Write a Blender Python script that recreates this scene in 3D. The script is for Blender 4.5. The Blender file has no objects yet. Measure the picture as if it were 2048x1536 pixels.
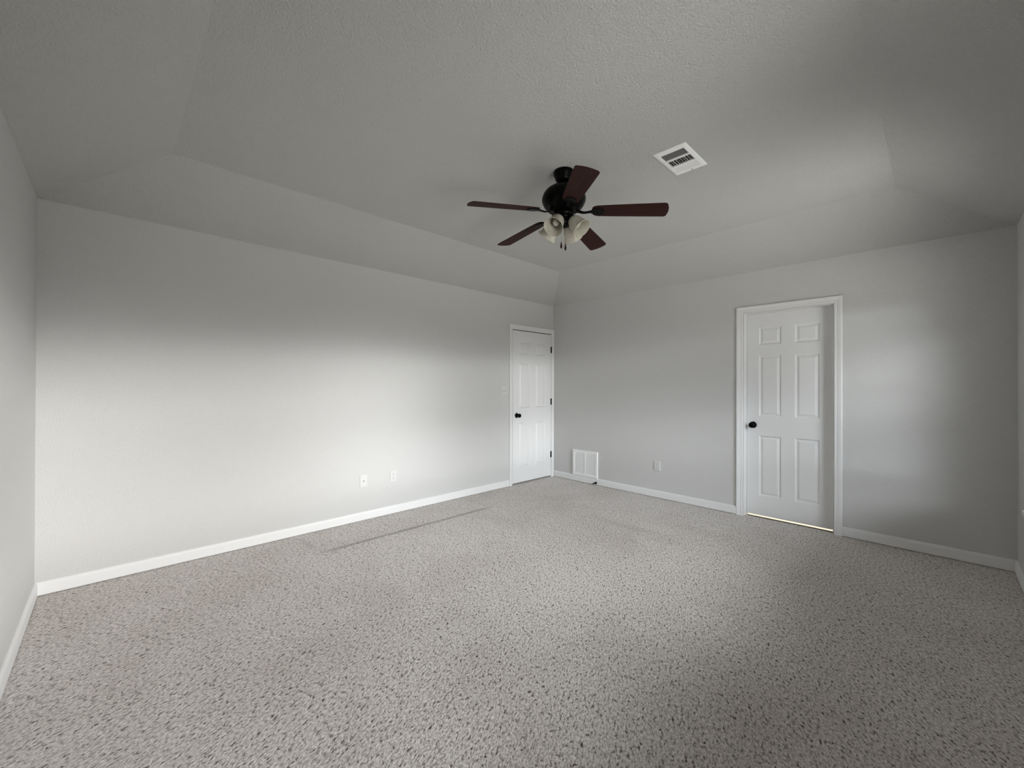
import bpy, bmesh, math
from math import sin, cos, pi, radians as R
from mathutils import Vector, Matrix
import numpy as np

scene = bpy.context.scene
col = scene.collection

# ------------------------------------------------------------------ camera
W, L, H = 4.240, 4.895, 2.44          # room: x 0..W, y 0..L
ZT, INS = 2.709, 0.597                # raised flat ceiling and its inset
cam_d = bpy.data.cameras.new('camera')
cam = bpy.data.objects.new('camera', cam_d)
col.objects.link(cam)
scene.camera = cam
cam_d.sensor_width = 36.0
cam_d.lens = 823.17 / 2048 * 36.0
cam_d.clip_start = 0.02
yaw, pitch, roll = -0.7998, 0.0036, 0.0031
f = Vector((sin(yaw) * cos(pitch), cos(yaw) * cos(pitch), sin(pitch)))
r0 = Vector((cos(yaw), -sin(yaw), 0))
u0 = r0.cross(f)
rv = r0 * cos(roll) + u0 * sin(roll)
uv = u0 * cos(roll) - r0 * sin(roll)
M = Matrix((rv, uv, -f)).transposed().to_4x4()
M.translation = Vector((3.8392, 0.3349, 1.301))
cam.matrix_world = M

# ------------------------------------------------------------------ exposure
scene.view_settings.view_transform = 'Standard'
scene.view_settings.look = 'None'
scene.view_settings.gamma = 1.0
scene.view_settings.use_curve_mapping = False
scene.view_settings.exposure = 0.0
scene.cycles.use_denoising = True
scene.cycles.max_bounces = 12
scene.cycles.diffuse_bounces = 7
scene.cycles.transparent_max_bounces = 12
scene.cycles.sample_clamp_indirect = 8.0

# ------------------------------------------------------------------ sky
# unseen evening sky and ground as made-up bright patches, shaped to light the room:
# elevation, its spread, azimuth, its spread (degrees), strength, colour
FITTED_SKY = [
    (-45, 20, -50, 24, 2.4, (1.0, 0.98, 0.93)),
    (-45, 20, -15, 24, 12.7, (1.0, 0.98, 0.93)),
    (-45, 20, 20, 24, 8.6, (1.0, 0.98, 0.93)),
    (-20, 10, -50, 24, 8.8, (1.0, 0.98, 0.93)),
    (-20, 10, -15, 24, 10.1, (1.0, 0.98, 0.93)),
    (-20, 10, 20, 24, 8.9, (1.0, 0.98, 0.93)),
    (-6, 5, 15, 16, 5.8, (1.0, 0.98, 0.93)),
    (1, 2.5, -50, 12, 34.3, (0.95, 0.995, 1.05)),
    (1, 2.5, -10, 12, 23.1, (1.0, 1.0, 0.995)),
    (1, 2.5, 24, 11, 25.4, (1.0, 1.0, 0.995)),
    (1, 2.5, 40, 12, 13.0, (1.0, 1.0, 0.995)),
    (4.5, 2, -10, 12, 113.6, (1.0, 1.0, 0.995)),
    (4.5, 2, 8, 11, 38.8, (1.0, 1.0, 0.995)),
    (4.5, 2, 24, 11, 49.5, (1.03, 0.99, 0.965)),
    (4.5, 2, 40, 12, 116.5, (1.03, 0.99, 0.965)),
    (8, 3, 24, 11, 82.6, (1.03, 0.99, 0.965)),
    (8, 3, 40, 12, 87.0, (1.03, 0.99, 0.965)),
    (14, 4.5, -58, 14, 25.6, (0.95, 0.995, 1.05)),
    (14, 4.5, -15, 14, 52.3, (0.95, 0.995, 1.05)),
    (14, 4.5, 30, 14, 15.7, (1.0, 1.0, 0.995)),
    (22, 5.5, -38, 14, 22.7, (0.95, 0.995, 1.05)),
    (22, 5.5, -15, 14, 37.6, (0.95, 0.995, 1.05)),
    (22, 5.5, 8, 14, 52.1, (1.0, 1.0, 0.995)),
    (22, 5.5, 30, 14, 52.4, (1.0, 1.0, 0.995)),
]
world = bpy.data.worlds.new('evening_sky')
scene.world = world
world.use_nodes = True
wn = world.node_tree.nodes
wl = world.node_tree.links
wn.clear()


def mth(op, a, b=None, c=None):
    n = wn.new('ShaderNodeMath')
    n.operation = op
    for i, v in enumerate((a, b, c)):
        if v is None:
            continue
        if isinstance(v, (int, float)):
            n.inputs[i].default_value = v
        else:
            wl.new(v, n.inputs[i])
    return n.outputs[0]


tc = wn.new('ShaderNodeTexCoord')
sp = wn.new('ShaderNodeSeparateXYZ')
wl.new(tc.outputs['Generated'], sp.inputs[0])
dx, dy, dz = sp.outputs
az = mth('ARCTAN2', dy, dx)
el = mth('ARCSINE', dz)


def vscale(v, c):
    n = wn.new('ShaderNodeVectorMath')
    n.operation = 'SCALE'
    n.inputs[0].default_value = c
    wl.new(v, n.inputs['Scale'])
    return n.outputs[0]


sky = None
for e_, se_, a_, sa_, st_, c_ in FITTED_SKY:
    da = mth('DIVIDE', mth('SUBTRACT', az, R(a_)), R(sa_))
    de = mth('DIVIDE', mth('SUBTRACT', el, R(e_)), R(se_))
    g_ = mth('EXPONENT', mth('MULTIPLY', mth('ADD', mth('MULTIPLY', da, da), mth('MULTIPLY', de, de)), -1.0))
    v_ = vscale(mth('MULTIPLY', g_, st_), c_)
    if sky is None:
        sky = v_
    else:
        n_ = wn.new('ShaderNodeVectorMath')
        n_.operation = 'ADD'
        wl.new(sky, n_.inputs[0])
        wl.new(v_, n_.inputs[1])
        sky = n_.outputs[0]
bg = wn.new('ShaderNodeBackground')
wl.new(sky, bg.inputs[0])
ow = wn.new('ShaderNodeOutputWorld')
wl.new(bg.outputs[0], ow.inputs[0])

# window openings in the right wall (y0, y1, z0, z1)
WIN = [(3.30, 4.22, 0.56, 2.02), (1.20, 2.12, 0.56, 2.02)]
WT = 0.14             # wall thickness
for y0, y1, z0, z1 in WIN:            # portals only guide the sky light, they emit nothing
    ld = bpy.data.lights.new('window_portal', 'AREA')
    ld.shape = 'RECTANGLE'
    ld.size, ld.size_y = z1 - z0, y1 - y0
    ld.cycles.is_portal = True
    lo = bpy.data.objects.new('window_portal', ld)
    col.objects.link(lo)
    lo.location = (W + WT + 0.01, (y0 + y1) / 2, (z0 + z1) / 2)
    lo.rotation_euler = (0, pi / 2, 0)
# the lamp of the lit room beyond the second door
ld = bpy.data.lights.new('bathroom_lamp', 'POINT')
ld.energy = 75
ld.color = (1.0, 0.92, 0.82)
ld.shadow_soft_size = 0.08
lo = bpy.data.objects.new('bathroom_lamp', ld)
col.objects.link(lo)
lo.location = (2.85, L + 0.75, 2.1)

# ------------------------------------------------------------------ materials


def mat(name, color, rough=0.6, metallic=0.0, spec=0.5, bump=None, coat=0.0):
    m = bpy.data.materials.new(name)
    m.use_nodes = True
    nt = m.node_tree
    b = nt.nodes['Principled BSDF']
    b.inputs['Base Color'].default_value = (*color, 1)
    b.inputs['Roughness'].default_value = rough
    b.inputs['Metallic'].default_value = metallic
    b.inputs['Specular IOR Level'].default_value = spec
    b.inputs['Coat Weight'].default_value = coat
    if bump:
        scale, strength, dist, detail = bump
        t = nt.nodes.new('ShaderNodeTexCoord')
        n = nt.nodes.new('ShaderNodeTexNoise')
        n.inputs['Scale'].default_value = scale
        n.inputs['Detail'].default_value = detail
        n.inputs['Roughness'].default_value = 0.6
        nt.links.new(t.outputs['Object'], n.inputs['Vector'])
        bp = nt.nodes.new('ShaderNodeBump')
        bp.inputs['Strength'].default_value = strength
        bp.inputs['Distance'].default_value = dist
        nt.links.new(n.outputs['Fac'], bp.inputs['Height'])
        nt.links.new(bp.outputs['Normal'], b.inputs['Normal'])
    return m


m_wall = mat('wall_paint', (0.605, 0.602, 0.592), 0.85, spec=0.2, bump=(130, 0.7, 0.008, 4))
m_ceil = mat('ceiling_paint', (0.585, 0.582, 0.565), 0.9, spec=0.1, bump=(115, 1.0, 0.012, 5))
m_trim = mat('white_trim_paint', (0.75, 0.75, 0.748), 0.45)
m_plate = mat('white_plastic', (0.62, 0.615, 0.61), 0.4)
m_slot = mat('dark_slot', (0.06, 0.06, 0.06), 0.6)
m_black = mat('oil_rubbed_bronze', (0.0022, 0.002, 0.002), 0.3, metallic=0.0, spec=0.07)
m_blackr = mat('black_rubber', (0.004, 0.004, 0.004), 0.7, spec=0.05)
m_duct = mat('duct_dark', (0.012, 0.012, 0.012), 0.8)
m_grille = mat('white_enamel_grille', (0.86, 0.86, 0.86), 0.45)
m_tile = mat('bathroom_floor', (0.75, 0.70, 0.62), 0.4)
m_bath = mat('bathroom_paint', (0.7, 0.68, 0.64), 0.8)


def mat_wood():
    m = mat('mahogany_blade', (0.05, 0.02, 0.015), 0.6, spec=0.10)
    nt = m.node_tree
    b = nt.nodes['Principled BSDF']
    t = nt.nodes.new('ShaderNodeTexCoord')
    mp = nt.nodes.new('ShaderNodeMapping')
    mp.inputs['Scale'].default_value = (3.0, 60.0, 60.0)
    nt.links.new(t.outputs['Object'], mp.inputs['Vector'])
    n = nt.nodes.new('ShaderNodeTexNoise')
    n.inputs['Scale'].default_value = 1.0
    n.inputs['Detail'].default_value = 5
    nt.links.new(mp.outputs[0], n.inputs['Vector'])
    c = nt.nodes.new('ShaderNodeValToRGB')
    c.color_ramp.elements[0].position = 0.3
    c.color_ramp.elements[0].color = (0.017, 0.0055, 0.0045, 1)
    c.color_ramp.elements[1].position = 0.75
    c.color_ramp.elements[1].color = (0.042, 0.0140, 0.0105, 1)
    nt.links.new(n.outputs['Fac'], c.inputs['Fac'])
    nt.links.new(c.outputs['Color'], b.inputs['Base Color'])
    return m


m_wood = mat_wood()


def mat_shade():
    m = mat('alabaster_glass', (0.62, 0.56, 0.44), 0.35)
    nt = m.node_tree
    b = nt.nodes['Principled BSDF']
    t = nt.nodes.new('ShaderNodeTexCoord')
    n = nt.nodes.new('ShaderNodeTexNoise')
    n.inputs['Scale'].default_value = 28
    n.inputs['Detail'].default_value = 4
    n.inputs['Distortion'].default_value = 0.6
    nt.links.new(t.outputs['Object'], n.inputs['Vector'])
    c = nt.nodes.new('ShaderNodeValToRGB')
    c.color_ramp.elements[0].position = 0.3
    c.color_ramp.elements[0].color = (0.43, 0.405, 0.335, 1)
    c.color_ramp.elements[1].position = 0.7
    c.color_ramp.elements[1].color = (0.56, 0.535, 0.46, 1)
    nt.links.new(n.outputs['Fac'], c.inputs['Fac'])
    nt.links.new(c.outputs['Color'], b.inputs['Base Color'])
    b.inputs['Transmission Weight'].default_value = 0.0
    b.inputs['Subsurface Weight'].default_value = 0.0
    return m


m_shade = mat_shade()
m_bulb = mat('frosted_bulb', (0.45, 0.44, 0.40), 0.25)
m_chain = mat('pale_chain', (0.30, 0.26, 0.19), 0.5)
m_gap_shade = mat('painted_gap_shade', (0.015, 0.012, 0.010), 0.9)  # near-black colour painting the shade in the gap under the far door


def mat_glass():
    m = bpy.data.materials.new('window_glass')
    m.use_nodes = True
    nt = m.node_tree
    nt.nodes.clear()
    tr = nt.nodes.new('ShaderNodeBsdfTransparent')
    tr.inputs[0].default_value = (0.97, 0.98, 0.98, 1)
    gl = nt.nodes.new('ShaderNodeBsdfGlossy')
    gl.inputs['Roughness'].default_value = 0.02
    mx = nt.nodes.new('ShaderNodeMixShader')
    mx.inputs[0].default_value = 0.05
    nt.links.new(tr.outputs[0], mx.inputs[1])
    nt.links.new(gl.outputs[0], mx.inputs[2])
    o = nt.nodes.new('ShaderNodeOutputMaterial')
    nt.links.new(mx.outputs[0], o.inputs[0])
    return m


m_glass = mat_glass()


def mat_carpet():
    m = mat('greige_cut_pile_carpet', (0.4, 0.38, 0.36), 0.95, spec=0.05)
    nt = m.node_tree
    N, K = nt.nodes, nt.links
    b = N['Principled BSDF']
    t = N.new('ShaderNodeTexCoord')

    def noise(scale, detail, rough=0.55, sc=None, dist=0.0):
        n = N.new('ShaderNodeTexNoise')
        n.inputs['Scale'].default_value = scale
        n.inputs['Detail'].default_value = detail
        n.inputs['Roughness'].default_value = rough
        n.inputs['Distortion'].default_value = dist
        if sc:
            mp = N.new('ShaderNodeMapping')
            mp.inputs['Scale'].default_value = sc[0]
            mp.inputs['Rotation'].default_value = (0, 0, sc[1])
            K.new(t.outputs['Object'], mp.inputs['Vector'])
            K.new(mp.outputs[0], n.inputs['Vector'])
        else:
            K.new(t.outputs['Object'], n.inputs['Vector'])
        return n.outputs['Fac']

    def ramp(fac, *stops):
        c = N.new('ShaderNodeValToRGB')
        els = c.color_ramp.elements
        els[0].position, els[0].color = stops[0][0], (*stops[0][1], 1)
        els[1].position, els[1].color = stops[-1][0], (*stops[-1][1], 1)
        for p_, c_ in stops[1:-1]:
            e = els.new(p_)
            e.color = (*c_, 1)
        K.new(fac, c.inputs['Fac'])
        return c.outputs['Color']

    def mul(a, b_, fac=1.0):
        x = N.new('ShaderNodeMix')
        x.data_type = 'RGBA'
        x.blend_type = 'MULTIPLY'
        x.inputs['Factor'].default_value = fac
        K.new(a, x.inputs['A'])
        K.new(b_, x.inputs['B'])
        return x.outputs['Result']

    rot = N.new('ShaderNodeMapping')
    rot.inputs['Rotation'].default_value = (0, 0, R(-117))
    K.new(t.outputs['Object'], rot.inputs['Vector'])

    def lean(scale, detail, rough, stretch, dist=0.0):
        mp = N.new('ShaderNodeMapping')
        mp.inputs['Scale'].default_value = (1.0 / stretch, 1.0, 1.0)
        K.new(rot.outputs[0], mp.inputs['Vector'])
        n = N.new('ShaderNodeTexNoise')
        n.inputs['Scale'].default_value = scale
        n.inputs['Detail'].default_value = detail
        n.inputs['Roughness'].default_value = rough
        n.inputs['Distortion'].default_value = dist
        K.new(mp.outputs[0], n.inputs['Vector'])
        return n.outputs['Fac']

    tuft = lean(125, 2, 0.6, 1.7, 0.4)
    tuft_gap = lean(88, 3, 0.7, 2.0, 0.3)
    base = ramp(tuft, (0.30, (0.38, 0.358, 0.343)), (0.48, (0.645, 0.606, 0.580)), (0.70, (0.90, 0.85, 0.815)))
    dark = ramp(tuft_gap, (0.315, (0.12, 0.108, 0.10)), (0.395, (0.50, 0.48, 0.46)), (0.455, (1, 1, 1)))  # dark flecks put the shade between tufts into the colour
    wear = ramp(noise(1.6, 4, 0.6), (0.33, (0.90, 0.89, 0.875)), (0.55, (1, 1, 1)))
    c = mul(mul(base, dark), wear)
    # dirty line and dents left by furniture along the left wall: floor coordinates in metres
    sx = N.new('ShaderNodeSeparateXYZ')
    K.new(t.outputs['Object'], sx.inputs[0])
    wob = noise(5.0, 3)

    def op(o_, a_, b_=None, c_=None):
        n = N.new('ShaderNodeMath')
        n.operation = o_
        for i_, v_ in enumerate((a_, b_, c_)):
            if v_ is None:
                continue
            if isinstance(v_, (int, float)):
                n.inputs[i_].default_value = v_
            else:
                K.new(v_, n.inputs[i_])
        return n.outputs[0]

    def mark(c, u, v, u0, wu, v0, v1, soft, depth):
        d = op('ABSOLUTE', op('SUBTRACT', u, u0))
        mr = N.new('ShaderNodeMapRange')
        mr.interpolation_type = 'SMOOTHSTEP'
        K.new(d, mr.inputs['Value'])
        mr.inputs['From Min'].default_value = wu * 0.2
        mr.inputs['From Max'].default_value = wu
        mr.inputs['To Min'].default_value = 1.0
        mr.inputs['To Max'].default_value = 0.0
        m2 = N.new('ShaderNodeMapRange')
        m2.interpolation_type = 'SMOOTHSTEP'
        K.new(op('ABSOLUTE', op('SUBTRACT', v, (v0 + v1) / 2)), m2.inputs['Value'])
        m2.inputs['From Min'].default_value = (v1 - v0) / 2 - soft
        m2.inputs['From Max'].default_value = (v1 - v0) / 2 + soft
        m2.inputs['To Min'].default_value = 1.0
        m2.inputs['To Max'].default_value = 0.0
        k = op('MULTIPLY', op('MULTIPLY', mr.outputs[0], m2.outputs[0]), depth)
        cc = N.new('ShaderNodeCombineXYZ')
        inv = op('SUBTRACT', 1.0, k)
        for i_ in range(3):
            K.new(inv, cc.inputs[i_])
        return mul(c, cc.outputs[0])

    ux = op('MULTIPLY_ADD', wob, 0.03, sx.outputs[0])
    uy = op('MULTIPLY_ADD', wob, 0.03, sx.outputs[1])
    c = mark(c, ux, sx.outputs[1], 0.535, 0.034, 1.55, 3.22, 0.15, 0.36)
    c = mark(c, uy, sx.outputs[0], 1.50, 0.030, 0.10, 0.40, 0.08, 0.14)
    c = mark(c, uy, sx.outputs[0], 3.26, 0.030, 0.10, 0.48, 0.08, 0.14)
    c = mark(c, uy, sx.outputs[0], 3.78, 0.09, 1.5, 2.15, 0.25, 0.12)
    K.new(c, b.inputs['Base Color'])
    hgt = op('MULTIPLY_ADD', tuft, 0.5, op('MULTIPLY', tuft_gap, 0.5))
    bp = N.new('ShaderNodeBump')
    bp.inputs['Strength'].default_value = 0.8
    bp.inputs['Distance'].default_value = 0.012
    K.new(hgt, bp.inputs['Height'])
    K.new(bp.outputs['Normal'], b.inputs['Normal'])
    return m


m_carpet = mat_carpet()

# ------------------------------------------------------------------ helpers


def obj(name, bm, material, parent=None, smooth=False, bevel=0.0, seg=2, loc=None):
    bmesh.ops.remove_doubles(bm, verts=bm.verts, dist=1e-6)
    bmesh.ops.recalc_face_normals(bm, faces=bm.faces)
    me = bpy.data.meshes.new(name)
    bm.to_mesh(me)
    bm.free()
    me.materials.append(material)
    if smooth:
        for p_ in me.polygons:
            p_.use_smooth = True
    o = bpy.data.objects.new(name, me)
    col.objects.link(o)
    if parent:
        o.parent = parent
    if loc:
        o.location = loc
    if bevel:
        b = o.modifiers.new('bevel', 'BEVEL')
        b.width = bevel
        b.segments = seg
        b.limit_method = 'ANGLE'
        b.angle_limit = R(40)
    return o


def tag(o, label=None, cat=None, group=None, kind=None):
    if label:
        o['label'] = label
    if cat:
        o['category'] = cat
    if group:
        o['group'] = group
    if kind:
        o['kind'] = kind
    return o


def empty(name, loc, rotz=0.0):
    o = bpy.data.objects.new(name, None)
    o.empty_display_size = 0.1
    o.location = loc
    o.rotation_euler = (0, 0, rotz)
    col.objects.link(o)
    return o


def box(bm, lo, hi):
    x0, y0, z0 = lo
    x1, y1, z1 = hi
    vs = [bm.verts.new(c) for c in ((x0, y0, z0), (x1, y0, z0), (x1, y1, z0), (x0, y1, z0),
                                    (x0, y0, z1), (x1, y0, z1), (x1, y1, z1), (x0, y1, z1))]
    for q in ((0, 3, 2, 1), (4, 5, 6, 7), (0, 1, 5, 4), (1, 2, 6, 5), (2, 3, 7, 6), (3, 0, 4, 7)):
        bm.faces.new([vs[i] for i in q])


def lathe(bm, prof, n=40, mtx=None):
    """revolve (r, z) points about z"""
    rings = []
    for r_, z_ in prof:
        if r_ < 1e-6:
            rings.append([bm.verts.new((0, 0, z_))])
        else:
            rings.append([bm.verts.new((r_ * cos(2 * pi * i / n), r_ * sin(2 * pi * i / n), z_)) for i in range(n)])
    for a, b in zip(rings, rings[1:]):
        for i in range(n):
            j = (i + 1) % n
            if len(a) == 1 and len(b) == 1:
                continue
            if len(a) == 1:
                bm.faces.new((a[0], b[i], b[j]))
            elif len(b) == 1:
                bm.faces.new((a[i], a[j], b[0]))
            else:
                bm.faces.new((a[i], a[j], b[j], b[i]))
    if mtx is not None:
        vs = [v for rg in rings for v in rg]
        bmesh.ops.transform(bm, matrix=mtx, verts=vs)


def tube(bm, pts, rad, n=10):
    pts = [Vector(p_) for p_ in pts]
    rings = []
    for i, p_ in enumerate(pts):
        d = (pts[min(i + 1, len(pts) - 1)] - pts[max(i - 1, 0)]).normalized()
        a = d.orthogonal().normalized() if i == 0 else (pa - d * pa.dot(d)).normalized()
        pa = a
        b = d.cross(a)
        rr = rad[i] if isinstance(rad, (list, tuple)) else rad
        rings.append([bm.verts.new(p_ + (a * cos(2 * pi * k / n) + b * sin(2 * pi * k / n)) * rr) for k in range(n)])
    for a, b in zip(rings, rings[1:]):
        for k in range(n):
            bm.faces.new((a[k], a[(k + 1) % n], b[(k + 1) % n], b[k]))
    bm.faces.new(rings[0][::-1])
    bm.faces.new(rings[-1])


def place(pt, axis):
    """matrix sending local z to axis and the origin to pt"""
    z = Vector(axis).normalized()
    return Matrix.Translation(Vector(pt)) @ z.to_track_quat('Z', 'Y').to_matrix().to_4x4()


# frames of reference of the walls: (u along the wall, v up, w out into the room)
FA = Matrix(((0, 0, 1, 0), (1, 0, 0, 0), (0, 1, 0, 0), (0, 0, 0, 1)))            # left wall: u = y, w = +x
FD = Matrix(((1, 0, 0, 0), (0, 0, -1, L), (0, 1, 0, 0), (0, 0, 0, 1)))           # far wall: u = x, w = -y
FC = Matrix(((0, 0, -1, W), (1, 0, 0, 0), (0, 1, 0, 0), (0, 0, 0, 1)))           # right wall: u = y, w = -x
FB = Matrix(((1, 0, 0, 0), (0, 0, 1, 0), (0, 1, 0, 0), (0, 0, 0, 1)))            # near wall: u = x, w = +y


def wobj(name, bm, F, material, parent=None, smooth=False, bevel=0.0, seg=2):
    bmesh.ops.transform(bm, matrix=F, verts=bm.verts)
    return obj(name, bm, material, parent, smooth, bevel, seg)


def wall_mesh(bm, u0, u1, holes, t0, t1, top=H, base=-0.05):
    """slab from w=-t0 to w=-t1 with rectangular holes (ua, ub, va, vb)"""
    us = sorted({u0, u1, *[h[0] for h in holes], *[h[1] for h in holes]})
    vs = sorted({base, top, *[h[2] for h in holes], *[h[3] for h in holes]})
    nu, nv = len(us), len(vs)
    solid = lambda i, j: 0 <= i < nu - 1 and 0 <= j < nv - 1 and not any(
        h[0] - 1e-6 <= us[i] and us[i + 1] <= h[1] + 1e-6 and h[2] - 1e-6 <= vs[j] and vs[j + 1] <= h[3] + 1e-6 for h in holes)
    P = {}

    def pt(i, j, w):
        k = (i, j, w)
        if k not in P:
            P[k] = bm.verts.new((us[i], vs[j], -w))
        return P[k]
    for i in range(nu - 1):
        for j in range(nv - 1):
            if not solid(i, j):
                continue
            bm.faces.new([pt(i, j, t0), pt(i + 1, j, t0), pt(i + 1, j + 1, t0), pt(i, j + 1, t0)])
            bm.faces.new([pt(i, j, t1), pt(i, j + 1, t1), pt(i + 1, j + 1, t1), pt(i + 1, j, t1)])
            for di, dj, a, b in ((-1, 0, (0, 0), (0, 1)), (1, 0, (1, 1), (1, 0)), (0, -1, (1, 0), (0, 0)), (0, 1, (0, 1), (1, 1))):
                if not solid(i + di, j + dj):
                    bm.faces.new([pt(i + a[0], j + a[1], t0), pt(i + b[0], j + b[1], t0), pt(i + b[0], j + b[1], t1), pt(i + a[0], j + a[1], t1)])


# ------------------------------------------------------------------ room shell
DA = (4.074, 4.846, 2.040)        # left-wall door opening (u0, u1, top)
DD = (2.490, 3.211, 2.033)        # far-wall door opening

bm = bmesh.new()
wall_mesh(bm, -WT, L + WT, [(DA[0], DA[1], -0.05, DA[2])], 0, 0.06)
box(bm, (-WT, -0.05, -WT), (L + WT, H, -0.06))
tag(wobj('wall_left', bm, FA, m_wall), kind='structure')
bm = bmesh.new()
wall_mesh(bm, 0, W, [(DD[0], DD[1], -0.05, DD[2])], 0, WT)
tag(wobj('wall_far', bm, FD, m_wall), kind='structure')
bm = bmesh.new()
wall_mesh(bm, -WT, L + WT, list(WIN), 0, WT)
tag(wobj('wall_right', bm, FC, m_wall), kind='structure')
bm = bmesh.new()
wall_mesh(bm, 0, W, [], 0, WT)
tag(wobj('wall_near', bm, FB, m_wall), kind='structure')

# ceiling: sloped border up to a flat raised field, closed behind
bm = bmesh.new()
lo = [(0, 0), (W, 0), (W, L), (0, L)]
hi = [(INS, INS), (W - INS, INS), (W - INS, L - INS), (INS, L - INS)]
ol = [(-WT, -WT), (W + WT, -WT), (W + WT, L + WT), (-WT, L + WT)]
vo = [bm.verts.new((*c, H)) for c in ol]
vl = [bm.verts.new((*c, H)) for c in lo]
vh = [bm.verts.new((*c, ZT)) for c in hi]
vt = [bm.verts.new((*c, ZT + 0.12)) for c in ol]
for i in range(4):
    j = (i + 1) % 4
    bm.faces.new((vo[i], vo[j], vl[j], vl[i]))
    bm.faces.new((vl[i], vl[j], vh[j], vh[i]))
    bm.faces.new((vo[j], vo[i], vt[i], vt[j]))
bm.faces.new(vh)
bm.faces.new(vt[::-1])
tag(obj('ceiling', bm, m_ceil), kind='structure')

bm = bmesh.new()
box(bm, (-WT, -WT, -0.05), (W + WT, L + 0.05, 0.0))
tag(obj('floor', bm, m_carpet), 'speckled greige cut pile carpet across the room', 'carpet', kind='structure')

# lit room beyond the far door
bm = bmesh.new()
box(bm, (1.6, L + 0.132, -0.05), (W, L + 1.7, -0.012))
tag(obj('floor_beyond', bm, m_tile), kind='structure')
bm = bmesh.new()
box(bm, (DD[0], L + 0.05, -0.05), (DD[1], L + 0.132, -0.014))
tag(obj('gap_shade_strip', bm, m_gap_shade), kind='structure')  # added black strip, stands for the shaded gap between carpet and lit floor
bm = bmesh.new()
box(bm, (1.55, L + WT, -0.05), (1.6, L + 1.75, H))
box(bm, (W, L + WT, -0.05), (W + 0.05, L + 1.75, H))
box(bm, (1.6, L + 1.7, -0.05), (W, L + 1.75, H))
tag(obj('wall_beyond', bm, m_bath), kind='structure')
bm = bmesh.new()
box(bm, (1.55, L + WT, H), (W + 0.05, L + 1.75, H + 0.05))
tag(obj('ceiling_beyond', bm, m_bath), kind='structure')

# ------------------------------------------------------------------ baseboards
BASE = [(0, 0.006), (0.014, 0.006), (0.014, 0.065), (0.0125, 0.073), (0.009, 0.080), (0.004, 0.084), (0, 0.085)]


def baseboard(name, F, u0, u1, m0=0, m1=0):
    bm = bmesh.new()
    a = [bm.verts.new((u0 + m0 * w, v, w)) for w, v in BASE]
    b = [bm.verts.new((u1 - m1 * w, v, w)) for w, v in BASE]
    for i in range(len(BASE)):
        j = (i + 1) % len(BASE)
        bm.faces.new((a[i], a[j], b[j], b[i]))
    bm.faces.new(a[::-1])
    bm.faces.new(b)
    o = wobj(name, bm, F, m_trim)
    tag(o, kind='structure')
    return o


baseboard('baseboard_left', FA, 0, DA[0] - 0.0635, 1, 0)
baseboard('baseboard_far_left', FD, 0, DD[0] - 0.0635, 1, 0)
baseboard('baseboard_far_right', FD, DD[1] + 0.0635, W, 0, 1)
baseboard('baseboard_right', FC, 0, L, 1, 1)
baseboard('baseboard_near', FB, 0, W, 1, 1)

# ------------------------------------------------------------------ door casings and jambs
CAS = [(0.0, 0.0), (0.0, 0.007), (0.004, 0.0095), (0.016, 0.0105), (0.019, 0.0085), (0.022, 0.0115), (0.036, 0.0145), (0.046, 0.0165), (0.053, 0.0165), (0.057, 0.014), (0.057, 0.0)]


def casing(name, F, u0, u1, vt_, reveal, clip=None):
    bm = bmesh.new()
    u0 -= reveal
    u1 += reveal
    vt_ += reveal
    cl = (lambda u: min(u, clip)) if clip else (lambda u: u)
    paths = []
    for o, w in CAS:
        paths.append([bm.verts.new(c) for c in ((u0 - o, 0, w), (u0 - o, vt_ + o, w), (cl(u1 + o), vt_ + o, w), (cl(u1 + o), 0, w))])
    for i in range(len(CAS) - 1):
        a, b = paths[i], paths[i + 1]
        for k in range(3):
            bm.faces.new((a[k], a[k + 1], b[k + 1], b[k]))
    for k in (0, 3):
        bm.faces.new([p_[k] for p_ in paths])
    o = wobj(name, bm, F, m_trim)
    return tag(o, kind='structure')


def jamb(F, u0, u1, vt_, depth, stop, parent):
    """18 mm boards lining the opening plus the stop strips"""
    bm = bmesh.new()
    t = 0.003
    box(bm, (u0, -0.02, -depth), (u0 + t, vt_, 0.0))
    box(bm, (u1 - t, -0.02, -depth), (u1, vt_, 0.0))
    box(bm, (u0 + t, vt_ - t, -depth), (u1 - t, vt_, 0.0))
    if stop:
        s0, s1, sw = stop
        box(bm, (u0 + t, -0.02, -s1), (u0 + t + sw, vt_ - t, -s0))
        box(bm, (u1 - t - sw, -0.02, -s1), (u1 - t, vt_ - t, -s0))
        box(bm, (u0 + t + sw, vt_ - t - sw, -s1), (u1 - t - sw, vt_ - t, -s0))
    return wobj('jamb', bm, F, m_trim, parent, bevel=0.0008, seg=1)


c1 = casing('trim_1', FA, DA[0], DA[1], DA[2], 0.003, clip=L - 0.002)
tag(c1, 'white moulded casing around the corner door', 'door casing')
jamb(FA, DA[0], DA[1], DA[2], 0.058, None, c1)
c2 = casing('trim_2', FD, DD[0], DD[1], DD[2], 0.006)
tag(c2, 'white moulded casing around the recessed door', 'door casing')
jamb(FD, DD[0], DD[1], DD[2], WT, None, c2)

# ------------------------------------------------------------------ six-panel doors


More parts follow.
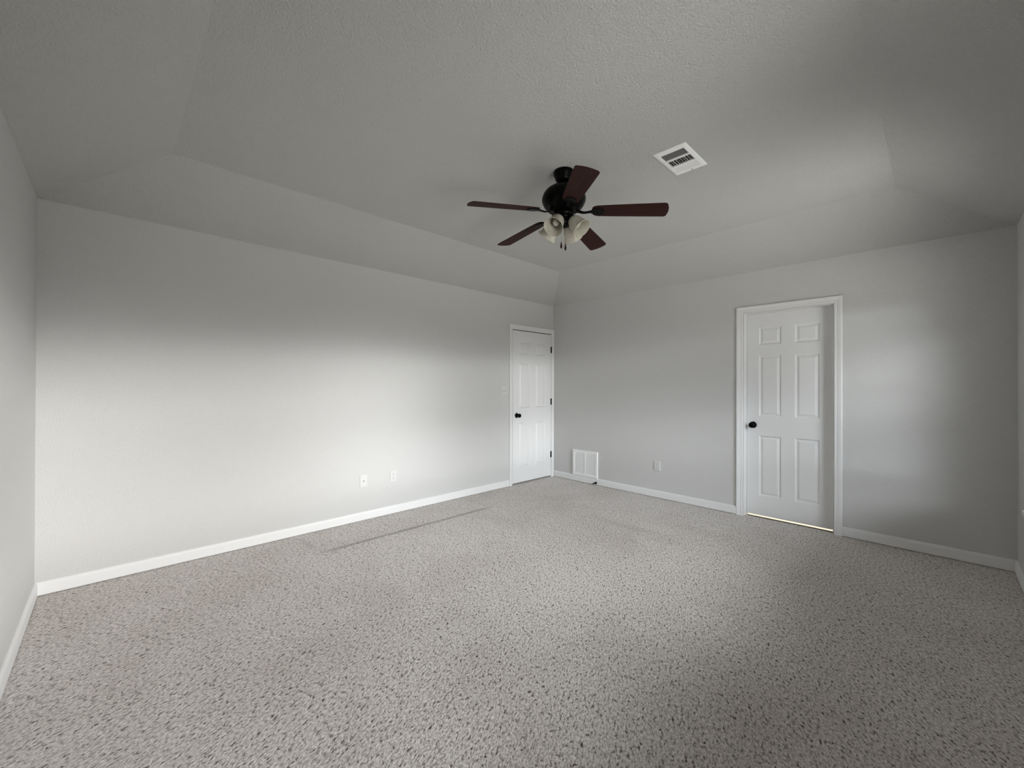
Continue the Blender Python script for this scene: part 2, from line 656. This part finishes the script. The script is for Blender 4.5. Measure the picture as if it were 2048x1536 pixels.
def leaf(bm, u0, u1, v0, v1, wf, th=0.035, edge=0.108, mull=0.112):
    pw = ((u1 - u0) - 2 * edge - mull) / 2
    cols = [(u0 + edge, u0 + edge + pw), (u1 - edge - pw, u1 - edge)]
    rows = [(0.207, 0.808), (1.002, 1.607), (1.716, 1.890)]
    us = [u0, cols[0][0], cols[0][1], cols[1][0], cols[1][1], u1]
    vs = [v0, rows[0][0], rows[0][1], rows[1][0], rows[1][1], rows[2][0], rows[2][1], v1]
    P = [[bm.verts.new((u, v, wf)) for v in vs] for u in us]
    for i in range(5):
        for j in range(7):
            if i in (1, 3) and j in (1, 3, 5):
                a0, a1, b0, b1 = us[i], us[i + 1], vs[j], vs[j + 1]
                ring = [P[i][j], P[i + 1][j], P[i + 1][j + 1], P[i][j + 1]]
                for ins, dep in ((0.005, 0.004), (0.012, 0.0105), (0.016, 0.011), (0.034, 0.003), (0.037, 0.002)):
                    nr = [bm.verts.new((x, y, wf - dep)) for x, y in ((a0 + ins, b0 + ins), (a1 - ins, b0 + ins), (a1 - ins, b1 - ins), (a0 + ins, b1 - ins))]
                    for k in range(4):
                        bm.faces.new((ring[k], ring[(k + 1) % 4], nr[(k + 1) % 4], nr[k]))
                    ring = nr
                bm.faces.new(ring)
            else:
                bm.faces.new((P[i][j], P[i + 1][j], P[i + 1][j + 1], P[i][j + 1]))
    # sides and back
    bk = [bm.verts.new(c) for c in ((u0, v0, wf - th), (u1, v0, wf - th), (u1, v1, wf - th), (u0, v1, wf - th))]
    bm.faces.new(bk[::-1])
    bm.faces.new([P[i][0] for i in range(6)][::-1] + [bk[0], bk[1]])
    bm.faces.new([P[i][7] for i in range(6)] + [bk[2], bk[3]])
    bm.faces.new([P[0][j] for j in range(8)] + [bk[3], bk[0]])
    bm.faces.new([P[5][j] for j in range(8)][::-1] + [bk[1], bk[2]])


KNOB = [(0.0, 0.0), (0.033, 0.0), (0.033, 0.004), (0.030, 0.008), (0.018, 0.011), (0.013, 0.014), (0.0115, 0.030), (0.014, 0.036),
        (0.022, 0.041), (0.0265, 0.048), (0.0275, 0.056), (0.025, 0.063), (0.018, 0.069), (0.009, 0.071), (0.0, 0.0715)]


def knob(F, u, v, w, parent):
    bm = bmesh.new()
    lathe(bm, KNOB, 32, Matrix.Translation((u, v, w)))
    o = wobj('knob', bm, F, m_black, parent, smooth=True)
    o['label'] = 'round black door knob'
    return o


bm = bmesh.new()
leaf(bm, DA[0] + 0.006, DA[1] - 0.006, 0.020, DA[2] - 0.015, 0.001, edge=0.115, mull=0.115)
d1 = tag(wobj('door_1', bm, FA, m_trim), 'white six panel door in the far left corner beside the light switch', 'door', kind='structure')
knob(FA, 4.150, 0.907, 0.001, d1)
for z in (1.811, 1.073, 0.321):
    bm = bmesh.new()
    lathe(bm, [(0.0, -0.047), (0.004, -0.046), (0.0055, -0.043), (0.0090, -0.042), (0.0090, 0.042), (0.0055, 0.043), (0.004, 0.046), (0.0, 0.047)], 16,
          Matrix.Translation((4.8435, z, 0.0045)) @ Matrix.Rotation(pi / 2, 4, 'X'))
    box(bm, (4.831, z - 0.044, 0.0005), (4.8435, z + 0.044, 0.0025))
    wobj('hinge', bm, FA, m_blackr, d1)['label'] = 'black barrel hinge'

bm = bmesh.new()
leaf(bm, DD[0] + 0.005, DD[1] - 0.005, 0.010, DD[2] - 0.005, -0.100)
d2 = tag(wobj('door_2', bm, FD, m_trim), 'white six panel door recessed in the far wall, right of the floor grille', 'door', kind='structure')
knob(FD, 2.551, 0.911, -0.100, d2)

# ------------------------------------------------------------------ windows of the right wall (mostly outside the frame)
for k, (y0, y1, z0, z1) in enumerate(WIN):
    bm = bmesh.new()
    fw = 0.045
    wa, wb = -0.135, -0.085
    box(bm, (y0, z0, wa), (y0 + fw, z1, wb))
    box(bm, (y1 - fw, z0, wa), (y1, z1, wb))
    box(bm, (y0 + fw, z0, wa), (y1 - fw, z0 + fw, wb))
    box(bm, (y0 + fw, z1 - fw, wa), (y1 - fw, z1, wb))
    zm = (z0 + z1) / 2
    box(bm, (y0 + fw, zm - 0.02, wa + 0.01), (y1 - fw, zm + 0.02, wb - 0.005))
    w_ = tag(wobj('window_%d' % (k + 1), bm, FC, m_trim, bevel=0.002), kind='structure')
    bm = bmesh.new()
    box(bm, (y0 + fw, z0 + fw, -0.113), (y1 - fw, z1 - fw, -0.110))
    wobj('pane', bm, FC, m_glass, w_)
    bm = bmesh.new()
    box(bm, (y0 - 0.05, z0 - 0.022, 0.0005), (y1 + 0.05, z0 + 0.001, 0.040))
    box(bm, (y0 + 0.0005, z0 + 0.0002, -0.085), (y1 - 0.0005, z0 + 0.004, 0.001))
    box(bm, (y0 - 0.03, z0 - 0.075, 0.0005), (y1 + 0.03, z0 - 0.022, 0.014))
    wobj('window_sill', bm, FC, m_trim, w_, bevel=0.004)

# ------------------------------------------------------------------ wall plates


def plate(name, F, u, v, wd, label, cat, group=None):
    e = empty(name, F @ Vector((u, v, 0)))
    E = F.to_3x3().to_4x4()
    bm = bmesh.new()
    h = 0.117
    n = 5
    ring0 = [(-wd / 2, -h / 2), (wd / 2, -h / 2), (wd / 2, h / 2), (-wd / 2, h / 2)]
    prev = None
    for ins, w in ((0, 0), (0, 0.003), (0.002, 0.0055), (0.005, 0.0065)):
        cur = [bm.verts.new((x - math.copysign(ins, x), y - math.copysign(ins, y), w)) for x, y in ring0]
        if prev:
            for k in range(4):
                bm.faces.new((prev[k], prev[(k + 1) % 4], cur[(k + 1) % 4], cur[k]))
        else:
            bm.faces.new(cur[::-1])
        prev = cur
    bm.faces.new(prev)
    wobj('cover_plate', bm, E, m_plate, e)
    tag(e, label, cat, group)
    return e, E


def receptacles(e, E):
    for s in (-1, 1):
        bm = bmesh.new()
        prof = []
        for k in range(24):
            a = 2 * pi * k / 24
            prof.append((0.0165 * cos(a), max(-0.0135, min(0.0135, 0.0165 * sin(a)))))
        lo_ = [bm.verts.new((x, y + s * 0.0195, 0.006)) for x, y in prof]
        hi_ = [bm.verts.new((x, y + s * 0.0195, 0.0082)) for x, y in prof]
        for k in range(24):
            bm.faces.new((lo_[k], lo_[(k + 1) % 24], hi_[(k + 1) % 24], hi_[k]))
        bm.faces.new(hi_)
        bm.faces.new(lo_[::-1])
        rc = wobj('receptacle', bm, E, m_plate, e)
        bm = bmesh.new()
        box(bm, (-0.0075, s * 0.0195 - 0.001, 0.0078), (-0.0055, s * 0.0195 + 0.007, 0.0084))
        box(bm, (0.0055, s * 0.0195 - 0.001, 0.0078), (0.0075, s * 0.0195 + 0.006, 0.0084))
        lathe(bm, [(0, 0.0078), (0.0025, 0.0078), (0.0025, 0.0084), (0, 0.0084)], 12, Matrix.Translation((0, s * 0.0195 - 0.007, 0)))
        wobj('slots', bm, E, m_slot, rc)
    bm = bmesh.new()
    lathe(bm, [(0, 0.006), (0.003, 0.006), (0.003, 0.0074), (0, 0.0078)], 12)
    wobj('screw', bm, E, m_plate, e)


e, E = plate('power_outlet', FA, 2.387, 0.378, 0.072, 'white duplex outlet low on the left wall, right of the jack plate', 'outlet')
receptacles(e, E)
e, E = plate('power_outlet', FD, 1.579, 0.371, 0.076, 'white duplex outlet on the far wall between floor grille and recessed door', 'outlet')
receptacles(e, E)
e, E = plate('phone_jack', FA, 2.075, 0.379, 0.072, 'white wall plate with one dark jack, left of the outlet on the left wall', 'wall jack')
bm = bmesh.new()
box(bm, (-0.010, -0.010, 0.006), (0.010, 0.012, 0.009))
wobj('jack_housing', bm, E, m_plate, e)
bm = bmesh.new()
box(bm, (-0.005, -0.0055, 0.0085), (0.005, 0.0035, 0.0094))
wobj('socket', bm, E, m_slot, e)
for s in (-1, 1):
    bm = bmesh.new()
    lathe(bm, [(0, 0.006), (0.003, 0.006), (0.003, 0.0074), (0, 0.0078)], 12, Matrix.Translation((0, s * 0.048, 0)))
    wobj('screw', bm, E, m_plate, e)
e, E = plate('light_switch', FA, 3.915, 1.233, 0.115, 'white double toggle light switch left of the corner door', 'light switch')
for s in (-1, 1):
    bm = bmesh.new()
    vs = [bm.verts.new(c) for c in ((s * 0.023 - 0.005, -0.012, 0.006), (s * 0.023 + 0.005, -0.012, 0.006), (s * 0.023 + 0.005, 0.012, 0.006), (s * 0.023 - 0.005, 0.012, 0.006),
                                    (s * 0.023 - 0.004, -0.012, 0.018), (s * 0.023 + 0.004, -0.012, 0.018), (s * 0.023 + 0.004, -0.004, 0.019), (s * 0.023 - 0.004, -0.004, 0.019))]
    for q in ((0, 3, 2, 1), (4, 5, 6, 7), (0, 1, 5, 4), (1, 2, 6, 5), (2, 3, 7, 6), (3, 0, 4, 7)):
        bm.faces.new([vs[i] for i in q])
    wobj('toggle', bm, E, m_plate, e)
    for t in (-1, 1):
        bm = bmesh.new()
        lathe(bm, [(0, 0.006), (0.003, 0.006), (0.003, 0.0074), (0, 0.0078)], 12, Matrix.Translation((s * 0.023, t * 0.030, 0)))
        wobj('screw', bm, E, m_plate, e)

# ------------------------------------------------------------------ return-air grille on the far wall
gu0, gu1, gv0, gv1 = 0.366, 0.764, 0.0855, 0.430
e = empty('return_air_grille', FD @ Vector(((gu0 + gu1) / 2, gv0, 0)))
tag(e, 'white return air grille low on the far wall, just above the baseboard', 'vent grille')
E = FD.to_3x3().to_4x4()
hw, gh = (gu1 - gu0) / 2, gv1 - gv0
bw = 0.034


def frame_ring(bm, a0, a1, b0, b1, loops):
    prev = None
    first = None
    for ins, w in loops:
        cur = [bm.verts.new(c) for c in ((a0 + ins, b0 + ins, w), (a1 - ins, b0 + ins, w), (a1 - ins, b1 - ins, w), (a0 + ins, b1 - ins, w))]
        if prev:
            for k in range(4):
                bm.faces.new((prev[k], prev[(k + 1) % 4], cur[(k + 1) % 4], cur[k]))
        else:
            first = cur
        prev = cur
    for k in range(4):
        bm.faces.new((first[k], prev[k], prev[(k + 1) % 4], first[(k + 1) % 4]))


bm = bmesh.new()
frame_ring(bm, -hw, hw, 0, gh, [(0, 0.001), (0, 0.016), (0.002, 0.018), (0.009, 0.018), (0.011, 0.014), (0.014, 0.014), (0.016, 0.017), (bw - 0.002, 0.017), (bw, 0.014), (bw, 0.001)])
wobj('frame', bm, E, m_grille, e)
bm = bmesh.new()
box(bm, (-0.008, bw, 0.002), (0.008, gh - bw, 0.016))
wobj('centre_bar', bm, E, m_grille, e, bevel=0.001)
bm = bmesh.new()
box(bm, (-hw + bw, bw, 0.0008), (hw - bw, gh - bw, 0.0018))
wobj('backing', bm, E, m_duct, e)
for s in (-1, 1):
    bm = bmesh.new()
    a0, a1 = (0.008, hw - bw) if s > 0 else (-hw + bw, -0.008)
    nsl = 26
    ph = (gh - 2 * bw) / nsl
    for k in range(nsl):
        v0 = bw + k * ph
        vs = [bm.verts.new(c) for c in ((a0, v0, 0.0135), (a1, v0, 0.0135), (a1, v0 + ph * 1.25, 0.004), (a0, v0 + ph * 1.25, 0.004),
                                        (a0, v0 + 0.0014, 0.0148), (a1, v0 + 0.0014, 0.0148), (a1, v0 + ph * 1.25 + 0.0014, 0.0050), (a0, v0 + ph * 1.25 + 0.0014, 0.0050))]
        for q in ((0, 3, 2, 1), (4, 5, 6, 7), (0, 1, 5, 4), (1, 2, 6, 5), (2, 3, 7, 6), (3, 0, 4, 7)):
            bm.faces.new([vs[i] for i in q])
    wobj('louvers', bm, E, m_grille, e)
for s in (-1, 1):
    bm = bmesh.new()
    box(bm, (s * 0.11 - 0.022, gh - 0.023, 0.0165), (s * 0.11 + 0.022, gh - 0.013, 0.0195))
    wobj('latch', bm, E, m_grille, e, bevel=0.0008)

# door stop on the far baseboard
e = empty('door_stop', FD @ Vector((0.742, 0.030, 0.014)))
tag(e, 'small black door stop sticking out of the far baseboard under the grille', 'door stop')
bm = bmesh.new()
lathe(bm, [(0, 0), (0.015, 0), (0.016, 0.003), (0.014, 0.012), (0.009, 0.018), (0.0065, 0.021), (0.006, 0.055)], 20)
wobj('stem', bm, E, m_blackr, e, smooth=False)
bm = bmesh.new()
lathe(bm, [(0, 0.053), (0.0075, 0.053), (0.0085, 0.056), (0.0085, 0.064), (0.006, 0.069), (0, 0.070)], 20)
wobj('rubber_tip', bm, E, m_blackr, e, smooth=False)

# ------------------------------------------------------------------ ceiling register
vx0, vx1, vy0, vy1 = 2.636, 2.834, 2.694, 3.030
e = empty('ceiling_vent', ((vx0 + vx1) / 2, (vy0 + vy1) / 2, ZT))
tag(e, 'white three section ceiling register beside the fan, dark slots showing', 'ceiling vent')
hx, hy = (vx1 - vx0) / 2, (vy1 - vy0) / 2
DN = Matrix(((1, 0, 0, 0), (0, 1, 0, 0), (0, 0, -1, 0), (0, 0, 0, 1)))     # w points down
ix, iy = hx - 0.028, hy - 0.040
sec = [(-iy, -iy + 0.082), (-iy + 0.094, -iy + 0.170), (-iy + 0.182, iy)]
bm = bmesh.new()
frame_ring(bm, -hx, hx, -hy, hy, [(0, 0.0005), (0, 0.003), (0.003, 0.006), (0.020, 0.009), (0.026, 0.009), (0.026, 0.0015)])
box(bm, (-ix - 0.002, -hy + 0.026, 0.001), (ix + 0.002, -iy, 0.009))
box(bm, (-ix - 0.002, iy, 0.001), (ix + 0.002, hy - 0.026, 0.009))
wobj('frame', bm, DN, m_grille, e)
bm = bmesh.new()
box(bm, (-ix, -iy, 0.0006), (ix, iy, 0.0012))
wobj('backing', bm, DN, m_duct, e)
for a, b in zip(sec, sec[1:]):
    bm = bmesh.new()
    box(bm, (-ix, a[1], 0.001), (ix, b[0], 0.0092))
    wobj('divider', bm, DN, m_grille, e)


def slat(bm, p0, p1, nrm, wd, tilt):
    """thin blade between p0 and p1, leaning by tilt towards nrm"""
    p0, p1, nrm = Vector(p0), Vector(p1), Vector(nrm)
    d = Vector((0, 0, 1)) * cos(tilt) * wd + nrm * sin(tilt) * wd
    th = nrm * cos(tilt) * 0.0007 - Vector((0, 0, 1)) * sin(tilt) * 0.0007
    c = [p0, p1, p1 + d, p0 + d, p0 + th, p1 + th, p1 + d + th, p0 + d + th]
    vs = [bm.verts.new(x) for x in c]
    for q in ((0, 3, 2, 1), (4, 5, 6, 7), (0, 1, 5, 4), (1, 2, 6, 5), (2, 3, 7, 6), (3, 0, 4, 7)):
        bm.faces.new([vs[i] for i in q])


bm = bmesh.new()
for k in range(7):
    y = sec[0][0] + 0.008 + k * 0.0115
    slat(bm, (-ix, y, 0.0015), (ix, y, 0.0015), (0, -1, 0), 0.0080, R(64))
wobj('slats', bm, DN, m_grille, e)
bm = bmesh.new()
for k in range(10):
    x = -ix + 0.004 + k * (2 * ix) / 10
    slat(bm, (x, sec[1][0], 0.0015), (x, sec[1][1], 0.0015), (1, 0, 0), 0.0085, R((32, 44, 20, 50, 38)[k % 5]))
wobj('slats', bm, DN, m_grille, e)
bm = bmesh.new()
for k in range(8):
    y = sec[2][0] + 0.001 + k * 0.0090
    slat(bm, (-ix, y, 0.0015), (ix, y, 0.0015), (0, 1, 0), 0.0115, R(55))
wobj('slats', bm, DN, m_grille, e)
bm = bmesh.new()
lathe(bm, [(0, 0.008), (0.0035, 0.008), (0.003, 0.0115), (0, 0.012)], 12, Matrix.Translation((0.012, hy - 0.022, 0)))
wobj('screw', bm, DN, m_slot, e)
bm = bmesh.new()
lathe(bm, [(0, 0.008), (0.0035, 0.008), (0.003, 0.0115), (0, 0.012)], 12, Matrix.Translation((-0.012, -hy + 0.022, 0)))
wobj('screw', bm, DN, m_grille, e)

# ------------------------------------------------------------------ ceiling fan (z measured down from the ceiling)
fan = empty('ceiling_fan', (2.134, 2.4615, ZT))
tag(fan, 'dark five blade ceiling fan with four frosted bell shades, hanging from the ceiling', 'ceiling fan')
bm = bmesh.new()
lathe(bm, [(0, 0), (0.066, 0), (0.068, -0.006), (0.067, -0.018), (0.063, -0.030), (0.057, -0.042), (0.054, -0.056), (0.048, -0.066), (0.030, -0.073), (0, -0.074)], 48)
obj('canopy', bm, m_black, fan, smooth=True)
bm = bmesh.new()
lathe(bm, [(0.0125, -0.070), (0.0125, -0.110)], 24)
lathe(bm, [(0.0125, -0.086), (0.020, -0.088), (0.020, -0.104), (0.0125, -0.106)], 24)
obj('downrod', bm, m_black, fan, smooth=True)
bm = bmesh.new()
lathe(bm, [(0, -0.094), (0.030, -0.095), (0.060, -0.099), (0.092, -0.110), (0.117, -0.127), (0.133, -0.147), (0.142, -0.172), (0.1435, -0.186), (0.143, -0.196),
           (0.139, -0.206), (0.132, -0.222), (0.120, -0.240), (0.104, -0.254), (0.086, -0.263), (0.070, -0.268), (0, -0.270)], 64)
obj('motor_housing', bm, m_black, fan, smooth=True)
bm = bmesh.new()
lathe(bm, [(0.060, -0.266), (0.066, -0.272), (0.067, -0.284), (0.062, -0.296), (0.050, -0.302), (0.047, -0.312), (0.046, -0.330), (0.050, -0.336), (0.050, -0.346), (0.044, -0.354), (0.030, -0.362), (0.014, -0.368), (0.0, -0.370)], 48)
obj('switch_housing', bm, m_black, fan, smooth=True)

BZ = -0.262          # blade height at the hub; the blades droop outwards
DROOP = R(4.8)
BR0, BR1 = 0.185, 0.652


def blade_mesh():
    bm = bmesh.new()
    out = []
    n = 10
    w0, w1 = 0.053, 0.067
    # root with rounded corners, tip broadly rounded
    top = []
    for k in range(n + 1):
        a = pi / 2 * k / n
        top.append((BR0 + 0.045 - 0.045 * cos(a), (w0 - 0.030) + 0.030 * sin(a)))
    for k in range(1, 9):
        t = k / 9
        top.append((BR0 + 0.045 + (BR1 - 0.03 - BR0 - 0.045) * t, w0 + (w1 - w0) * t ** 0.8))
    for k in range(n + 1):
        a = pi / 2 * k / n
        top.append((BR1 - 0.028 + 0.022 * sin(a), (w1 - 0.026) + 0.026 * cos(a)))
    top.append((BR1 - 0.001, 0.022))
    top.append((BR1, 0.0))
    out = top + [(x, -y) for x, y in reversed(top[:-1])]
    lo_ = [bm.verts.new((x, y, -0.003)) for x, y in out]
    hi_ = [bm.verts.new((x, y, 0.003)) for x, y in out]
    m_ = len(out)
    for k in range(m_):
        bm.faces.new((lo_[k], lo_[(k + 1) % m_], hi_[(k + 1) % m_], hi_[k]))
    bm.faces.new(lo_[::-1])
    bm.faces.new(hi_)
    return bm


def iron_mesh():
    """flat bracket under the blade root with a curved arm up to the motor"""
    bm = bmesh.new()
    prof = [(0.176, 0.012), (0.190, 0.026), (0.206, 0.036), (0.224, 0.039), (0.240, 0.034), (0.254, 0.022), (0.262, 0.010), (0.264, 0.0)]
    out = prof + [(x, -y) for x, y in reversed(prof[:-1])]
    lo_ = [bm.verts.new((x, y, -0.008)) for x, y in out]
    hi_ = [bm.verts.new((x, y, -0.0032)) for x, y in out]
    m_ = len(out)
    for k in range(m_):
        bm.faces.new((lo_[k], lo_[(k + 1) % m_], hi_[(k + 1) % m_], hi_[k]))
    bm.faces.new(lo_[::-1])
    bm.faces.new(hi_)
    for dx_, dy_ in ((0.214, 0.018), (0.214, -0.018), (0.244, 0.0)):
        lathe(bm, [(0, -0.0105), (0.004, -0.0098), (0.0055, -0.008)], 12, Matrix.Translation((dx_, dy_, 0)))
    return bm


def arm_mesh():
    bm = bmesh.new()
    path = [(0.072, 0.010), (0.090, 0.003), (0.110, -0.006), (0.130, -0.011), (0.150, -0.010), (0.170, -0.006), (0.188, -0.006)]
    hw_ = [0.020, 0.018, 0.013, 0.010, 0.009, 0.010, 0.014]
    rows = []
    for (x, z), h_ in zip(path, hw_):
        rows.append([bm.verts.new(c) for c in ((x, -h_, z - 0.004), (x, h_, z - 0.004), (x, h_, z + 0.004), (x, -h_, z + 0.004))])
    for a, b in zip(rows, rows[1:]):
        for k in range(4):
            bm.faces.new((a[k], a[(k + 1) % 4], b[(k + 1) % 4], b[k]))
    bm.faces.new(rows[0][::-1])
    bm.faces.new(rows[-1])
    return bm


PITCH = R(12)
first = None
for k in range(5):
    a = R(31.5 + 72 * k)
    if first is None:
        bl = obj('blade', blade_mesh(), m_wood, fan, bevel=0.0012)
        ir = obj('blade_bracket', iron_mesh(), m_black, bl, bevel=0.0008, seg=1)
        am = obj('bracket_arm', arm_mesh(), m_black, bl, bevel=0.0015)
        first = (bl, ir, am)
    else:
        bl = first[0].copy()
        col.objects.link(bl)
        bl.parent = fan
        for s_ in first[1:]:
            c = s_.copy()
            col.objects.link(c)
            c.parent = bl
    bl.location = (0, 0, BZ)
    bl.rotation_euler = (Matrix.Rotation(a, 4, 'Z') @ Matrix.Rotation(DROOP, 4, 'Y') @ Matrix.Rotation(-PITCH, 4, 'X')).to_euler()

# light kit: four bell shades on short arms
SH_OUT = [(0.020, 0.000), (0.026, 0.004), (0.034, 0.014), (0.040, 0.028), (0.043, 0.044), (0.045, 0.060), (0.049, 0.076), (0.055, 0.090), (0.0585, 0.098)]
SH_OUT = [(r_ * 1.12, z_ * 1.12) for r_, z_ in SH_OUT]
SH_IN = [(r_ - 0.003, z_) for r_, z_ in SH_OUT]
prof = SH_OUT + [(0.0640, 0.1125)] + SH_IN[::-1]
for k in range(4):
    a = R(-80.4 + 90 * k)
    dirh = Vector((cos(a), sin(a), 0))
    axis = (dirh * sin(R(43)) + Vector((0, 0, -1)) * cos(R(43))).normalized()
    p0 = dirh * 0.052 + Vector((0, 0, -0.318))
    bm = bmesh.new()
    tube(bm, [dirh * 0.035 + Vector((0, 0, -0.318)), dirh * 0.046 + Vector((0, 0, -0.314)), p0, p0 + axis * 0.006], 0.011, 14)
    lathe(bm, [(0, -0.002), (0.018, -0.002), (0.025, 0.004), (0.0265, 0.012), (0.0265, 0.016), (0.020, 0.0165), (0, 0.0165)], 28, place(p0, axis))
    arm = obj('lamp_arm', bm, m_black, fan, smooth=False)
    bm = bmesh.new()
    lathe(bm, prof, 48, place(p0 + axis * 0.010, axis))
    sh = obj('lamp_shade', bm, m_shade, fan, smooth=True)
    sh['label'] = 'frosted alabaster glass bell shade'
    bm = bmesh.new()
    lathe(bm, [(0, 0.012), (0.012, 0.014), (0.013, 0.032), (0.019, 0.046), (0.0225, 0.060), (0.021, 0.072), (0.014, 0.081), (0.006, 0.084), (0, 0.0845)], 28, place(p0 + axis * 0.002, axis))
    obj('bulb', bm, m_bulb, sh, smooth=True)
for (px, py, ln) in ((-0.012, -0.010, 0.103), (0.010, 0.006, 0.117)):
    bm = bmesh.new()
    tube(bm, [(px * 0.8, py * 0.8, -0.360), (px, py, -0.380), (px, py, -0.362 - ln)], 0.0009, 8)
    ch = obj('pull_chain', bm, m_chain, fan)
    bm = bmesh.new()
    z0 = -0.362 - ln
    lathe(bm, [(0, z0 + 0.004), (0.0025, z0 + 0.002), (0.004, z0 - 0.008), (0.0065, z0 - 0.022), (0.0065, z0 - 0.032), (0.004, z0 - 0.039), (0, z0 - 0.041)], 16, Matrix.Translation((px, py, 0)))
    obj('pull_fob', bm, m_wood, ch, smooth=True)
